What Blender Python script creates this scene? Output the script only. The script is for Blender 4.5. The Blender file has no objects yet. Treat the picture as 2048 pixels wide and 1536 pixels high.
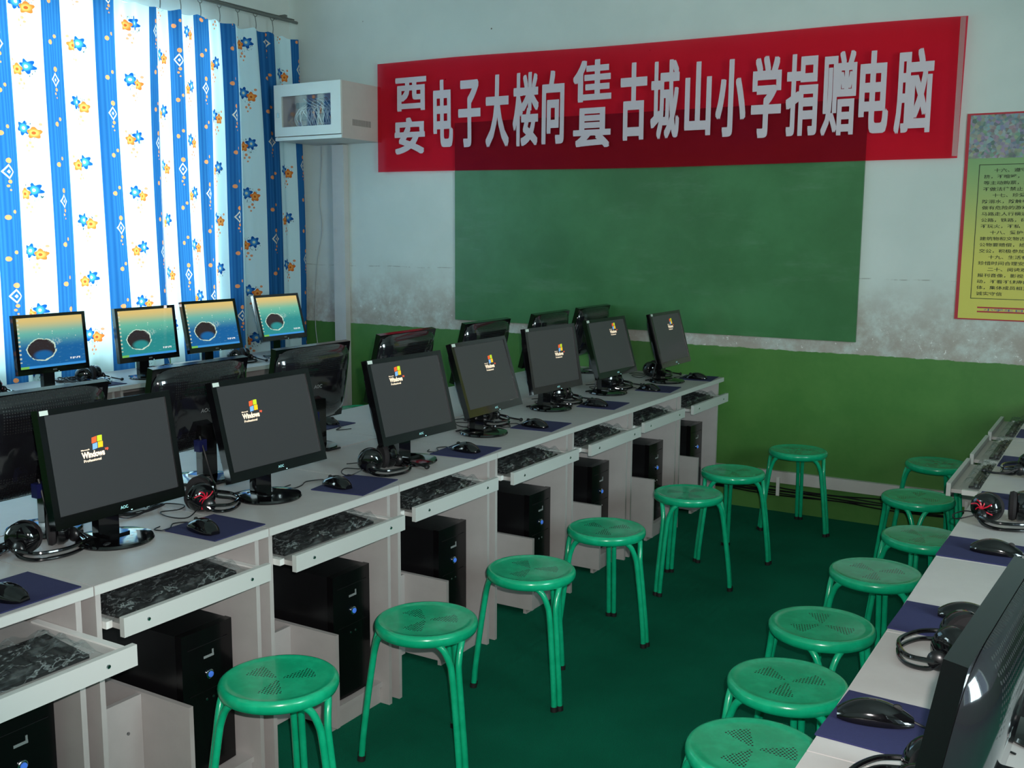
import bpy, bmesh, math, random
from mathutils import Vector, Matrix
random.seed(7)
PI = math.pi
sc = bpy.context.scene
COL = sc.collection

# ------------------------------------------------------------------ camera, world, lights, exposure
F_PX, CAM_Z, YAW, PITCH, ROLL = 2081.26, 1.5644, 0.5429, 0.1437, 0.0055
fwd = Vector((-math.sin(YAW)*math.cos(PITCH), math.cos(YAW)*math.cos(PITCH), -math.sin(PITCH)))
rgt0 = Vector((math.cos(YAW), math.sin(YAW), 0)); up0 = rgt0.cross(fwd)
rgt = rgt0*math.cos(ROLL) + up0*math.sin(ROLL); upv = up0*math.cos(ROLL) - rgt0*math.sin(ROLL)
cam_d = bpy.data.cameras.new('camera'); cam = bpy.data.objects.new('camera', cam_d); COL.objects.link(cam)
cam_d.sensor_width = 36; cam_d.lens = F_PX/2048*36; cam_d.clip_start = 0.05; cam_d.clip_end = 100
cam.matrix_world = Matrix(((rgt.x, upv.x, -fwd.x, 0), (rgt.y, upv.y, -fwd.y, 0), (rgt.z, upv.z, -fwd.z, CAM_Z), (0, 0, 0, 1)))
sc.camera = cam
sc.view_settings.view_transform = 'Standard'; sc.view_settings.look = 'None'
sc.view_settings.gamma = 1; sc.view_settings.use_curve_mapping = False
sc.view_settings.exposure = 0.0
world = bpy.data.worlds.new('daylight_sky'); sc.world = world; world.use_nodes = True
world.node_tree.nodes['Background'].inputs[0].default_value = (0.55, 0.8, 1.0, 1)
world.node_tree.nodes['Background'].inputs[1].default_value = 0.9

def area(name, loc, direction, sx, sy, power, color):
    d = bpy.data.lights.new(name, 'AREA'); d.shape = 'RECTANGLE'; d.size = sx; d.size_y = sy
    d.energy = power; d.color = color
    o = bpy.data.objects.new(name, d); COL.objects.link(o); o.location = loc
    o.rotation_euler = Vector(direction).to_track_quat('-Z', 'Z').to_euler(); return o
DAY = (0.74, 0.97, 1.0)
area('daylight_left_front', (-6.1, 3.7, 2.0), (1, 0, 0), 3.4, 2.6, 450, DAY)         # outside the curtained window
area('daylight_left_rear', (-6.1, -0.7, 1.9), (1, 0, -0.1), 2.0, 1.7, 120, DAY)      # outside the window further back
area('daylight_right', (3.3, 1.0, 1.9), (-1, 0, -0.1), 3.2, 1.6, 420, DAY)           # outside the right-hand windows
fl = bpy.data.lights.new('camera_flash', 'SPOT'); fl.energy = 220; fl.color = (1.0, 0.95, 0.93); fl.shadow_soft_size = 0.008
fl.spot_size = math.radians(75); fl.spot_blend = 0.6
flo = bpy.data.objects.new('camera_flash', fl); COL.objects.link(flo)
flo.location = Vector((0, 0, CAM_Z)) + rgt*0.035 + upv*0.045 + fwd*0.02
flo.rotation_euler = (fwd).to_track_quat('-Z', 'Y').to_euler()

# ------------------------------------------------------------------ dimensions
YB = 5.7445          # back wall
XL, XR, YN, ZC = -5.33, 2.3, -2.6, 3.35
TOP = 0.75

# ------------------------------------------------------------------ node helpers
def lin(c):
    return tuple((x/255/12.92 if x/255 <= 0.04045 else ((x/255+0.055)/1.055)**2.4) for x in c)

class G:
    """small expression builder over shader nodes"""
    def __init__(s, name):
        s.m = bpy.data.materials.new(name); s.m.use_nodes = True; s.nt = s.m.node_tree
        s.bsdf = s.nt.nodes['Principled BSDF']; s.out = s.nt.nodes['Material Output']
    def node(s, t, **kw):
        n = s.nt.nodes.new(t)
        for k, v in kw.items(): setattr(n, k, v)
        return n
    def put(s, sock, v):
        if isinstance(v, S): s.nt.links.new(v.k, sock)
        elif isinstance(v, (tuple, list)): sock.default_value = tuple(v) + ((1,) if len(v) == 3 and len(sock.default_value) == 4 else ())
        else: sock.default_value = v
    def math(s, op, *a):
        n = s.node('ShaderNodeMath', operation=op)
        for i, x in enumerate(a): s.put(n.inputs[i], x)
        return S(s, n.outputs[0])
    def mix(s, f, a, b):
        n = s.node('ShaderNodeMix', data_type='RGBA')
        s.put(n.inputs[0], f); s.put(n.inputs[6], a); s.put(n.inputs[7], b)
        return S(s, n.outputs[2])
    def coord(s, kind='Object'):
        n = s.node('ShaderNodeTexCoord'); q = s.node('ShaderNodeSeparateXYZ')
        s.nt.links.new(n.outputs[kind], q.inputs[0])
        return S(s, q.outputs[0]), S(s, q.outputs[1]), S(s, q.outputs[2]), S(s, n.outputs[kind])
    def vec(s, x, y, z=0.0):
        n = s.node('ShaderNodeCombineXYZ')
        for i, v in enumerate((x, y, z)): s.put(n.inputs[i], v)
        return S(s, n.outputs[0])
    def noise(s, vec, scale, detail=3, rough=0.5):
        n = s.node('ShaderNodeTexNoise'); n.inputs['Scale'].default_value = scale
        n.inputs['Detail'].default_value = detail; n.inputs['Roughness'].default_value = rough
        if vec is not None: s.nt.links.new(vec.k, n.inputs['Vector'])
        return S(s, n.outputs[0])
    def voro(s, vec, scale, out='Distance'):
        n = s.node('ShaderNodeTexVoronoi'); n.inputs['Scale'].default_value = scale
        if vec is not None: s.nt.links.new(vec.k, n.inputs['Vector'])
        return S(s, n.outputs[out])
    def smooth(s, x, a, b):
        n = s.node('ShaderNodeMapRange', interpolation_type='SMOOTHSTEP')
        s.put(n.inputs[0], x); n.inputs[1].default_value = a; n.inputs[2].default_value = b
        return S(s, n.outputs[0])
    def bump(s, h, strength=0.2, dist=0.01):
        n = s.node('ShaderNodeBump'); n.inputs['Strength'].default_value = strength
        n.inputs['Distance'].default_value = dist
        s.put(n.inputs['Height'], h); s.nt.links.new(n.outputs[0], s.bsdf.inputs['Normal'])
    def set(s, **kw):
        names = dict(color='Base Color', rough='Roughness', metal='Metallic', spec='Specular IOR Level', coat='Coat Weight',
                     coatr='Coat Roughness', emit='Emission Color', estr='Emission Strength', trans='Transmission Weight', ior='IOR', alpha='Alpha')
        for k, v in kw.items(): s.put(s.bsdf.inputs[names[k]], v)
        return s
class S:
    def __init__(s, g, k): s.g, s.k = g, k
    def __add__(s, o): return s.g.math('ADD', s, o)
    __radd__ = __add__
    def __sub__(s, o): return s.g.math('SUBTRACT', s, o)
    def __rsub__(s, o): return s.g.math('SUBTRACT', o, s)
    def __mul__(s, o): return s.g.math('MULTIPLY', s, o)
    __rmul__ = __mul__
    def __truediv__(s, o): return s.g.math('DIVIDE', s, o)
    def __lt__(s, o): return s.g.math('LESS_THAN', s, o)
    def __gt__(s, o): return s.g.math('GREATER_THAN', s, o)
    def fract(s): return s.g.math('FRACT', s)
    def floor(s): return s.g.math('FLOOR', s)
    def abs(s): return s.g.math('ABSOLUTE', s)
    def mod(s, o): return s.g.math('FLOORED_MODULO', s, o)
    def max(s, o): return s.g.math('MAXIMUM', s, o)
    def min(s, o): return s.g.math('MINIMUM', s, o)
    def sin(s): return s.g.math('SINE', s)
    def cos(s): return s.g.math('COSINE', s)

def plain(name, rgb, rough=0.5, metal=0.0, coat=0.0, spec=0.5, var=0.0, vs=8, emit=0.0, bumps=0.0):
    """a plain surface with a little procedural unevenness; rgb are sRGB 0-255 albedos"""
    g = G(name); c = lin(rgb)
    x, y, z, v = g.coord()
    if var:
        n = g.noise(v, vs, 4, 0.6)
        g.set(color=g.mix(g.smooth(n, 0.3, 0.7), tuple(k*(1-var) for k in c), tuple(min(1, k*(1+var)) for k in c)))
    else: g.set(color=c)
    g.set(rough=rough, metal=metal, coat=coat, spec=spec)
    if coat: g.set(coatr=0.06)
    if emit: g.set(emit=c, estr=emit)
    if bumps: g.bump(g.noise(v, 60, 3), bumps, 0.002)
    return g.m

M = {}
M['laminate'] = plain('pale_laminate', (178, 173, 170), 0.42, var=0.03, vs=14)
M['laminate_edge'] = plain('pale_edge_band', (192, 194, 190), 0.35)
M['black'] = plain('black_plastic', (17, 16, 18), 0.32, var=0.1)
M['gloss'] = plain('glossy_black_plastic', (9, 8, 10), 0.09, coat=0.5)
M['semi_gloss'] = plain('satin_black_front', (10, 8, 10), 0.22, spec=.35)
M['matte_black'] = plain('matt_black_plastic', (15, 14, 16), 0.5)
M['rubber'] = plain('black_rubber', (20, 18, 18), 0.7)
M['foam'] = plain('black_foam', (20, 13, 15), 0.85, bumps=0.5)
M['red_paint'] = plain('red_print', (190, 15, 45), 0.3)
M['chrome'] = plain('chrome', (200, 205, 210), 0.12, metal=1)
M['cord'] = plain('black_cord', (12, 11, 14), 0.45)
M['white_cord'] = plain('white_cord', (170, 175, 172), 0.5)
M['blue_plastic'] = plain('blue_connector', (22, 26, 78), 0.4)
M['pad'] = plain('navy_cloth', (26, 29, 72), 0.9, var=0.12, vs=160, bumps=0.2)
M['sticker'] = plain('white_sticker', (205, 215, 205), 0.5)
M['silver'] = plain('silver_print', (175, 180, 180), 0.35, metal=0.5)
M['led'] = plain('blue_led', (70, 120, 220), 0.15, emit=0.35)
M['power_led'] = plain('power_light', (190, 255, 255), 0.3, emit=1.6)
M['green_led'] = plain('logo_lit', (150, 205, 205), 0.3, emit=0.25)
M['white_metal'] = plain('cream_painted_metal', (196, 190, 182), 0.38, var=0.03)
M['cabinet_door'] = plain('white_painted_door', (212, 216, 208), 0.35)
M['dark_inside'] = plain('dark_interior', (52, 52, 54), 0.7)
M['slide'] = plain('white_slide_rail', (222, 222, 218), 0.35)
M['trunk'] = plain('white_cable_trunking', (196, 194, 190), 0.4, var=0.04)
M['louvre_grey'] = plain('grey_louvre', (138, 132, 126), 0.6)  # even grey of the vent louvres on the cabinet side
M['paper_white'] = plain('cut_paper_lettering', (204, 190, 196), 0.7)
M['ink'] = plain('dark_ink', (48, 58, 42), 0.8)
M['red_ink'] = plain('red_print_border', (176, 40, 52), 0.6)
M['blue_ink'] = plain('blue_print', (70, 80, 150), 0.6)
M['rail'] = plain('dull_curtain_rail', (120, 122, 118), 0.35, metal=0.6)
M['frame_white'] = plain('window_frame_paint', (210, 210, 205), 0.4)
M['ceiling'] = plain('ceiling_paint', (205, 208, 202), 0.8, var=0.03)
M['tape'] = plain('clear_tape', (190, 200, 198), 0.15)

# screen logo colours (lit)
for n, c, e in (('logo_red', (235, 90, 45), .55), ('logo_green', (190, 205, 40), .55), ('logo_blue', (120, 165, 220), .55),
                ('logo_yellow', (250, 185, 30), .6), ('logo_white', (255, 225, 195), .65), ('logo_orange', (235, 90, 60), .5)):
    M[n] = plain('lit_'+n, c, 0.4, emit=e)

# green enamel of the stools, with three wedge-shaped fields of punched holes on the seat
def stool_green(holes):
    g = G('green_enamel_punched' if holes else 'green_enamel'); x, y, z, v = g.coord()
    n = g.noise(v, 22, 4, .6)
    base = g.mix(g.smooth(n, .35, .7), lin((10, 166, 118)), lin((22, 182, 132)))
    if holes:
        r = g.math('SQRT', x*x + y*y); a = g.math('ARCTAN2', y, x)
        t = (a*(3/(2*PI)) + 10.0).fract()
        wedge = ((t - 0.5).abs() < 0.17) * (r < 0.093) * (r > 0.012)
        p = 0.0088
        row = (y/(p*0.87)).floor(); xo = x/p + row.mod(2.0)*0.5
        dx = (xo.fract() - 0.5)*p; dy = ((y/(p*0.87)).fract() - 0.5)*(p*0.87)
        dot = g.math('SQRT', dx*dx + dy*dy) < 0.0026
        f = dot*wedge*(z > 0.425)
        dirt = g.smooth(g.noise(v, 50, 5, .7), .45, .75)*g.smooth(r, .14, .05)*0.22*(z > .42)
        base = g.mix(dirt, base, lin((60, 140, 105)))
        base = g.mix(f, base, lin((4, 30, 22)))
    g.set(color=base, rough=0.24, coat=0.35, coatr=0.08)
    return g.m
M['green'] = stool_green(False); M['green_seat'] = stool_green(True)

# back wall: white distemper with grime low down, green gloss dado below 0.925 m
def wall_mat(name, dado=True):
    g = G(name); x, y, z, v = g.coord()
    n1 = g.noise(v, 1.3, 5, .6); n2 = g.noise(v, 9, 5, .7); n3 = g.noise(v, 38, 4, .7)
    white = g.mix(g.smooth(n1, .3, .75), lin((196, 204, 198)), lin((208, 214, 208)))
    low = g.smooth(z + (n1 - .5)*0.5, 1.42, 1.0)
    white = g.mix(low*0.75*g.smooth(n2, .25, .65), white, lin((160, 142, 130)))
    # seam where the render was patched
    seam = ((z - 1.335 + (g.noise(v, 3, 2) - .5)*.03).abs() < .003)*g.smooth(n2, .45, .6)*.5
    white = g.mix(seam, white, lin((120, 115, 105)))
    fle = (g.smooth(n3, .63, .67))*g.smooth(z, 1.22, .98)
    white = g.mix(fle, white, lin((225, 225, 220)))
    spots = (g.voro(v, 6) < .035)*g.smooth(n2, .5, .6)
    white = g.mix(spots, white, lin((110, 100, 92)))
    if dado:
        edge = g.smooth(z + (g.noise(v, 26, 3) - .5)*.014, .929, .924)
        n4 = g.noise(v, 3, 5, .7)
        green = g.mix(g.smooth(n4, .3, .7), lin((72, 122, 58)), lin((84, 132, 66)))
        col = g.mix(edge, white, green)
        g.set(color=col, rough=0.86 - edge*0.56, spec=0.5)
    else: g.set(color=white, rough=.85)
    g.bump(g.noise(v, 14, 4, .6), .12, .004)
    return g.m
M['wall'] = wall_mat('plaster_wall_with_green_dado')

def carpet():
    g = G('dark_green_carpet'); x, y, z, v = g.coord()
    n = g.noise(v, 3, 4); h = g.noise(v, 420, 2, .7); r = (x*150.0).sin()
    c = g.mix(g.smooth(n, .3, .7), lin((8, 108, 80)), lin((14, 120, 90)))
    c = g.mix(g.smooth(h, .35, .7)*.7, c, lin((5, 74, 56)))
    g.set(color=c, rough=.95, spec=.1); g.bump(h + r*.15, .8, .004); return g.m
M['carpet'] = carpet()

def board():
    g = G('green_chalkboard_paint'); x, y, z, v = g.coord()
    n = g.noise(v, 2.0, 5, .65)
    c = g.mix(g.smooth(n, .3, .72), lin((52, 104, 58)), lin((66, 122, 74)))
    dust = g.smooth(g.noise(g.vec(x*.5, y, z*2.0), 3.0, 5, .7), .52, .8)*.25
    c = g.mix(dust, c, lin((120, 150, 125)))
    g.set(color=c, rough=.36, spec=.45); g.bump(g.noise(v, 30, 3), .05, .003); return g.m
M['board'] = board()

# banner: thin red cloth that lets the wall and the board show through
def banner_mat():
    g = G('thin_red_cloth'); x, y, z, v = g.coord()
    n = g.noise(g.vec(x, y, z*2.0), 1.4, 4); w = g.noise(g.vec(x*1.0, y, z*6.0), 5, 3)
    c = g.mix(g.smooth(n, .3, .7), lin((214, 24, 62)), lin((226, 28, 52)))
    g.set(color=c, rough=.75, spec=.2); g.bump(w, .5, .012)
    t = g.node('ShaderNodeBsdfTransparent'); t.inputs[0].default_value = (1.0, 0.13, 0.19, 1)
    m = g.node('ShaderNodeMixShader'); m.inputs[0].default_value = .78
    g.nt.links.new(g.bsdf.outputs[0], m.inputs[1]); g.nt.links.new(t.outputs[0], m.inputs[2])
    g.nt.links.new(m.outputs[0], g.out.inputs[0]); return g.m
M['banner'] = banner_mat()

# curtain: UV.x counts stripes (even = blue, odd = white), UV.y is height in metres
def curtain_mat():
    g = G('striped_floral_curtain'); u, v_, _, uv = g.coord('UV')
    k = u.floor(); s = u.fract() - .5
    white_stripe = k.mod(2.0)                                   # 1 on white stripes
    def hyp(a, b): return g.math('SQRT', a*a + b*b)
    a = s*0.20
    off = (k*0.37).fract()*0.66
    vv = (v_ + off)/0.33; cell = vv.floor(); b = (vv.fract() - .5)*0.33
    flip = cell.mod(2.0)*2.0 - 1.0
    af = a*flip
    def flower(cx, cy, r, petals, amp):
        dx = af - cx; dy = b - cy
        d = hyp(dx, dy); th = g.math('ARCTAN2', dy, dx)
        return d/((th*petals).sin()*amp + 1.0) < r, d < r*.28, g.smooth(d, r*.9, r*.35)
    b1, b1c, b1s = flower(-.020, .030, .034, 6.0, .22)
    o1, o1c, o1s = flower(.034, .008, .029, 5.0, .18)
    leaf = (g.math('SQRT', (af*af*1.0) + ((b - .015)*(b - .015)*1.6)) < .062)*(g.noise(uv, 46, 2) > .6)
    def dot(cx, cy, r): return hyp(af - cx, b - cy) < r
    dots = dot(.016, -.045, .009).max(dot(.026, -.066, .007)).max(dot(-.004, -.062, .008)).max(dot(.006, -.088, .006)).max(dot(.06, .055, .008))
    sky = g.mix(0.0, lin((212, 240, 246)), lin((212, 240, 246)))
    c = g.mix(leaf, sky, lin((42, 74, 84)))
    c = g.mix(dots, c, lin((226, 150, 112)))
    c = g.mix(b1, c, g.mix(b1s, lin((22, 84, 160)), lin((70, 150, 214))))
    c = g.mix(b1c, c, lin((210, 220, 190)))
    c = g.mix(o1, c, g.mix(o1s, lin((226, 116, 50)), lin((244, 166, 84))))
    c = g.mix(o1c, c, lin((190, 90, 40)))
    # blue stripes: ribbed blue with a diamond and orange blossoms
    off2 = (k*0.61).fract()*0.66; v2 = (v_ + off2)/0.66; b2 = (v2.fract() - .5)*0.66; a2 = s*0.13
    rib = ((s*44.0).sin()*.5 + .5)
    blue = g.mix(rib*.5, lin((36, 94, 152)), lin((56, 122, 176)))
    dia = a2.abs()*1.3 + b2.abs()
    ring = (dia < .040)*(dia > .028)
    blue = g.mix(ring, blue, lin((226, 216, 196)))
    blue = g.mix(dia < .011, blue, lin((226, 216, 196)))
    def dot2(cx, cy, r): return hyp(a2 - cx, b2 - cy) < r
    od = dot2(.004, .058, .014).max(dot2(.004, -.052, .010)).max(dot2(-.006, -.075, .007)).max(dot2(.004, -.096, .005)).max(dot2(-.022, .20, .013)).max(dot2(.012, .235, .010)).max(dot2(-.014, -.24, .013)).max(dot2(.018, -.21, .010))
    blue = g.mix(od, blue, lin((240, 150, 96)))
    col = g.mix(white_stripe, blue, c)
    d = g.node('ShaderNodeBsdfDiffuse'); t = g.node('ShaderNodeBsdfTranslucent'); m = g.node('ShaderNodeMixShader')
    g.put(d.inputs[0], col); g.put(t.inputs[0], col); m.inputs[0].default_value = .27
    g.nt.links.new(d.outputs[0], m.inputs[1]); g.nt.links.new(t.outputs[0], m.inputs[2]); g.nt.links.new(m.outputs[0], g.out.inputs[0])
    g.nt.nodes.remove(g.bsdf); return g.m
M['curtain'] = curtain_mat()

# lit desktop picture: a splash crater in a sea under a pale sky; screen local y,z in metres (+-.187 x +-.126)
def wallpaper(name, teal):
    g = G(name); x, y, z, v = g.coord('Generated')
    u = y; w = z
    n = g.noise(g.vec(u*3.0, w*9.0), 4, 5, .7)
    top = lin((226, 196, 120)); mid = lin((104, 188, 162)) if teal else lin((104, 184, 170)); low = lin((40, 140, 140)) if teal else lin((18, 96, 158))
    c = g.mix(g.smooth(w, .98, .66), top, mid)
    c = g.mix(g.smooth(w, .72, .36), c, low)
    c = g.mix(g.smooth(n, .56, .74)*g.smooth(w, .75, .5)*.4, c, lin((150, 205, 205)))
    dx = (u - .34)/.20; dy = (w - .36)/.20
    d = g.math('SQRT', dx*dx + dy*dy)
    wob = (g.noise(v, 9, 3) - .5)*.35
    dd = d + wob
    ring = (dd < 1.13)*(dd > 1.02)*g.smooth(g.noise(v, 24, 3), .32, .5)
    hole = dd < 1.02
    inner = g.smooth(g.math('SQRT', (u - .36)*(u - .36)*30.0 + (w - .24)*(w - .24)*60.0), 1.0, .5)
    hc = g.mix(inner, lin((44, 34, 36)), low)
    c = g.mix(hole, c, hc); c = g.mix(ring, c, lin((200, 225, 205)))
    sp = (g.voro(g.vec(u*16.0, w*14.0), 1.0) < .13)*(w > .45)*(w < .72)*(u > .25)
    c = g.mix(sp, c, lin((220, 235, 220)))
    ex = (u - .56)*8.0; ey = (w - .50)*11.0
    spl = g.smooth(g.noise(v, 30, 4, .8), .50, .60)*g.smooth(g.math('SQRT', ex*ex + ey*ey), 1.0, .3)
    c = g.mix(spl, c, lin((205, 228, 215)))
    wv = g.smooth(g.noise(g.vec(u*4.0, w*16.0), 5, 4, .7), .55, .7)*g.smooth(w, .2, .45)*g.smooth(w, .72, .6)*.45
    c = g.mix(wv, c, lin((40, 90, 120)))
    bar = w < .045
    c = g.mix(bar, c, lin((60, 150, 220))); c = g.mix(bar*(u < .13), c, lin((120, 190, 90)))
    ic = (u < .035)*(((w*12.0).fract() - .5).abs() < .22)*(w > .12)
    c = g.mix(ic*.8, c, lin((210, 215, 190)))
    lg = ((u - .84).abs() < .08)*((w - .13).abs() < .02)*g.smooth(g.noise(g.vec(u*50.0, w*8.0), 1.0), .45, .55)
    c = g.mix(lg, c, lin((235, 240, 240)))
    g.set(color=(.01, .01, .01), rough=.25, emit=c, estr=.95); return g.m
M['sea_blue'] = wallpaper('lit_screen_sea_blue', False); M['sea_teal'] = wallpaper('lit_screen_sea_teal', True)

def dark_screen():
    g = G('dark_lit_panel'); x, y, z, v = g.coord()
    g.set(color=(.02, .021, .023), rough=.34, spec=.5, emit=(.020, .0215, .022), estr=1.0); return g.m
M['screen'] = dark_screen()

def glass(name, f=.12, tint=(1, 1, 1, 1), rough=.02):
    g = G(name); t = g.node('ShaderNodeBsdfTransparent'); t.inputs[0].default_value = tint
    gl = g.node('ShaderNodeBsdfGlossy'); gl.inputs['Roughness'].default_value = rough
    m = g.node('ShaderNodeMixShader'); m.inputs[0].default_value = f
    g.nt.links.new(t.outputs[0], m.inputs[1]); g.nt.links.new(gl.outputs[0], m.inputs[2]); g.nt.links.new(m.outputs[0], g.out.inputs[0])
    g.nt.nodes.remove(g.bsdf); return g.m
M['glass'] = glass('window_glass', .06)
def wrap():
    g = G('crinkled_clear_film'); x, y, z, v = g.coord()
    n = g.noise(g.vec(x*1.0, y*.35, z), 26, 4, .6)
    b = g.node('ShaderNodeBump'); b.inputs['Strength'].default_value = 1; b.inputs['Distance'].default_value = .012
    g.nt.links.new(n.k, b.inputs['Height'])
    t = g.node('ShaderNodeBsdfTransparent'); t.inputs[0].default_value = (.93, .95, .95, 1)
    gl = g.node('ShaderNodeBsdfGlossy'); gl.inputs['Roughness'].default_value = .16; g.nt.links.new(b.outputs[0], gl.inputs['Normal'])
    d = g.node('ShaderNodeBsdfDiffuse'); d.inputs[0].default_value = (.45, .5, .5, 1)
    m1 = g.node('ShaderNodeMixShader'); m1.inputs[0].default_value = .35
    g.nt.links.new(gl.outputs[0], m1.inputs[1]); g.nt.links.new(d.outputs[0], m1.inputs[2])
    m = g.node('ShaderNodeMixShader')
    fac = g.smooth((n - .5).abs(), .022, .0)*.42 + g.smooth(n, .55, .72)*.22 + .05  # pale streaks along noise lines put crease highlights into the film's mix
    g.nt.links.new(fac.k, m.inputs[0])
    g.nt.links.new(t.outputs[0], m.inputs[1]); g.nt.links.new(m1.outputs[0], m.inputs[2]); g.nt.links.new(m.outputs[0], g.out.inputs[0])
    g.nt.nodes.remove(g.bsdf); return g.m
M['wrap'] = wrap()

def vents():
    """black back shell with rows of small vent holes along its top"""
    g = G('black_shell_with_vent_holes'); x, y, z, v = g.coord()
    p = .0075
    ry = (y/p).fract() - .5; rz = (z/p).fract() - .5
    hole = (ry*ry + rz*rz < .07)*((z > .055).max(z < -.07))*(y.abs() < .135)*(x < .0)
    g.set(color=g.mix(hole, lin((24, 24, 28)), (0.001, 0.001, 0.001)), rough=.09 + hole*.4, spec=.9, coat=.5, coatr=.06)
    g.bump(1.0 - hole, .5, .002)
    return g.m
M['shell'] = vents()

def poster_paper():
    g = G('poster_green_to_yellow'); x, y, z, v = g.coord()
    c = g.mix(g.smooth(z, .34, -.30), lin((120, 160, 104)), lin((206, 196, 84)))
    g.set(color=c, rough=.45); return g.m
M['poster'] = poster_paper()
def crowd():
    g = G('printed_crowd_photo'); x, y, z, v = g.coord()
    vec = g.vec(x, z)
    n = g.node('ShaderNodeTexVoronoi'); n.inputs['Scale'].default_value = 64; g.nt.links.new(vec.k, n.inputs['Vector'])
    hs = g.node('ShaderNodeHueSaturation'); hs.inputs['Saturation'].default_value = .55; hs.inputs['Value'].default_value = .5
    g.nt.links.new(n.outputs['Color'], hs.inputs['Color'])
    c = g.mix(.45, S(g, hs.outputs[0]), lin((92, 120, 118)))
    c = g.mix(g.smooth(g.noise(vec, 12, 3), .5, .7)*.7, c, lin((70, 84, 80)))
    g.set(color=c, rough=.4); return g.m
M['crowd'] = crowd()

# ------------------------------------------------------------------ mesh helpers
def link(name, me, mat=None, parent=None, loc=(0, 0, 0), rot=(0, 0, 0)):
    o = bpy.data.objects.new(name, me); COL.objects.link(o)
    if mat is not None: me.materials.append(mat)
    o.parent = parent; o.location = loc; o.rotation_euler = rot; return o
def done(name, bm, mat, parent=None, loc=(0, 0, 0), rot=(0, 0, 0), smooth=False, bevel=0.0, seg=2):
    if bevel:
        bmesh.ops.bevel(bm, geom=[e for e in bm.edges if len(e.link_faces) == 2 and e.calc_face_angle(0) > .6], offset=bevel, segments=seg, affect='EDGES', clamp_overlap=True)
    bmesh.ops.recalc_face_normals(bm, faces=bm.faces)
    me = bpy.data.meshes.new(name); bm.to_mesh(me); bm.free()
    if smooth:
        for p in me.polygons: p.use_smooth = True
        me.set_sharp_from_angle(angle=math.radians(38))
    return link(name, me, mat, parent, loc, rot)
def B(*boxes):
    bm = bmesh.new()
    for b in boxes: box(bm, *b)
    return bm
def box(bm, x0, x1, y0, y1, z0, z1):
    vs = [bm.verts.new((x, y, z)) for x in (x0, x1) for y in (y0, y1) for z in (z0, z1)]
    for f in ((0, 1, 3, 2), (4, 6, 7, 5), (0, 4, 5, 1), (2, 3, 7, 6), (0, 2, 6, 4), (1, 5, 7, 3)):
        bm.faces.new([vs[i] for i in f])
    return vs
def lathe(bm, prof, n=40, cx=0, cy=0, cz=0, axis='z'):
    rings = []
    for r, z in prof:
        ring = []
        for i in range(n):
            a = 2*PI*i/n
            p = (r*math.cos(a), r*math.sin(a), z)
            if axis == 'x': p = (p[2], p[0], p[1])
            if axis == 'y': p = (p[0], p[2], p[1])
            ring.append(bm.verts.new((p[0]+cx, p[1]+cy, p[2]+cz)))
        rings.append(ring)
    for a, b in zip(rings, rings[1:]):
        for i in range(n): bm.faces.new((a[i], a[(i+1) % n], b[(i+1) % n], b[i]))
    bm.faces.new(rings[0][::-1]); bm.faces.new(rings[-1])
def catmull(pts, k=6):
    P = [Vector(p) for p in pts]
    if len(P) < 3: return P
    P = [P[0]*2-P[1]] + P + [P[-1]*2-P[-2]]; out = []
    for i in range(1, len(P)-2):
        for j in range(k):
            t = j/k; a, b, c, d = P[i-1:i+3]
            out.append(.5*((2*b) + (c-a)*t + (2*a-5*b+4*c-d)*t*t + (3*b-a-3*c+d)*t**3))
    out.append(P[-2]); return out
def tube(bm, pts, r, n=8, k=6, closed=False):
    P = catmull(pts, k) if k else [Vector(p) for p in pts]
    rings = []; t = (P[1]-P[0]).normalized()
    nrm = t.orthogonal().normalized()
    for i, p in enumerate(P):
        t = (P[min(i+1, len(P)-1)] - P[max(i-1, 0)]).normalized()
        nrm = (nrm - t*nrm.dot(t)).normalized(); bi = t.cross(nrm)
        rings.append([bm.verts.new(p + (nrm*math.cos(2*PI*j/n) + bi*math.sin(2*PI*j/n))*r) for j in range(n)])
    for a, b in zip(rings, rings[1:]):
        for j in range(n): bm.faces.new((a[j], a[(j+1) % n], b[(j+1) % n], b[j]))
    bm.faces.new(rings[0][::-1]); bm.faces.new(rings[-1])
def ellipsoid(bm, c, rx, ry, rz, nu=20, nv=12, flat=None):
    rings = []
    for i in range(1, nv):
        th = PI*i/nv
        rings.append([bm.verts.new((c[0]+rx*math.sin(th)*math.cos(2*PI*j/nu), c[1]+ry*math.sin(th)*math.sin(2*PI*j/nu), max(c[2]+rz*math.cos(th), flat if flat is not None else -1e9))) for j in range(nu)])
    for a, b in zip(rings, rings[1:]):
        for j in range(nu): bm.faces.new((a[j], a[(j+1) % nu], b[(j+1) % nu], b[j]))
    bm.faces.new(rings[0][::-1]); bm.faces.new(rings[-1])

def thing(name, label, cat, loc=(0, 0, 0), rz=0.0, group=None):
    o = bpy.data.objects.new(name, None); COL.objects.link(o); o.location = loc; o.rotation_euler = (0, 0, rz)
    o.empty_display_size = .05
    return tag(o, label, cat, group)
def tag(o, label, cat, group=None):
    o['label'] = label; o['category'] = cat
    if group: o['group'] = group
    return o
def struct(o): o['kind'] = 'structure'; return o
kids = {}
def copy_tree(o, parent=None):
    c = o.copy(); COL.objects.link(c)
    if parent is not None:
        c.parent = parent; c.matrix_parent_inverse = o.matrix_parent_inverse.copy()
    for ch in [q for q in o.children]: copy_tree(ch, c)
    return c
def clone(o, loc, rz, label, scale=None):
    c = copy_tree(o); c.location = loc; c.rotation_euler = (0, 0, rz); c['label'] = label
    if scale: c.scale = scale
    return c

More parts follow.
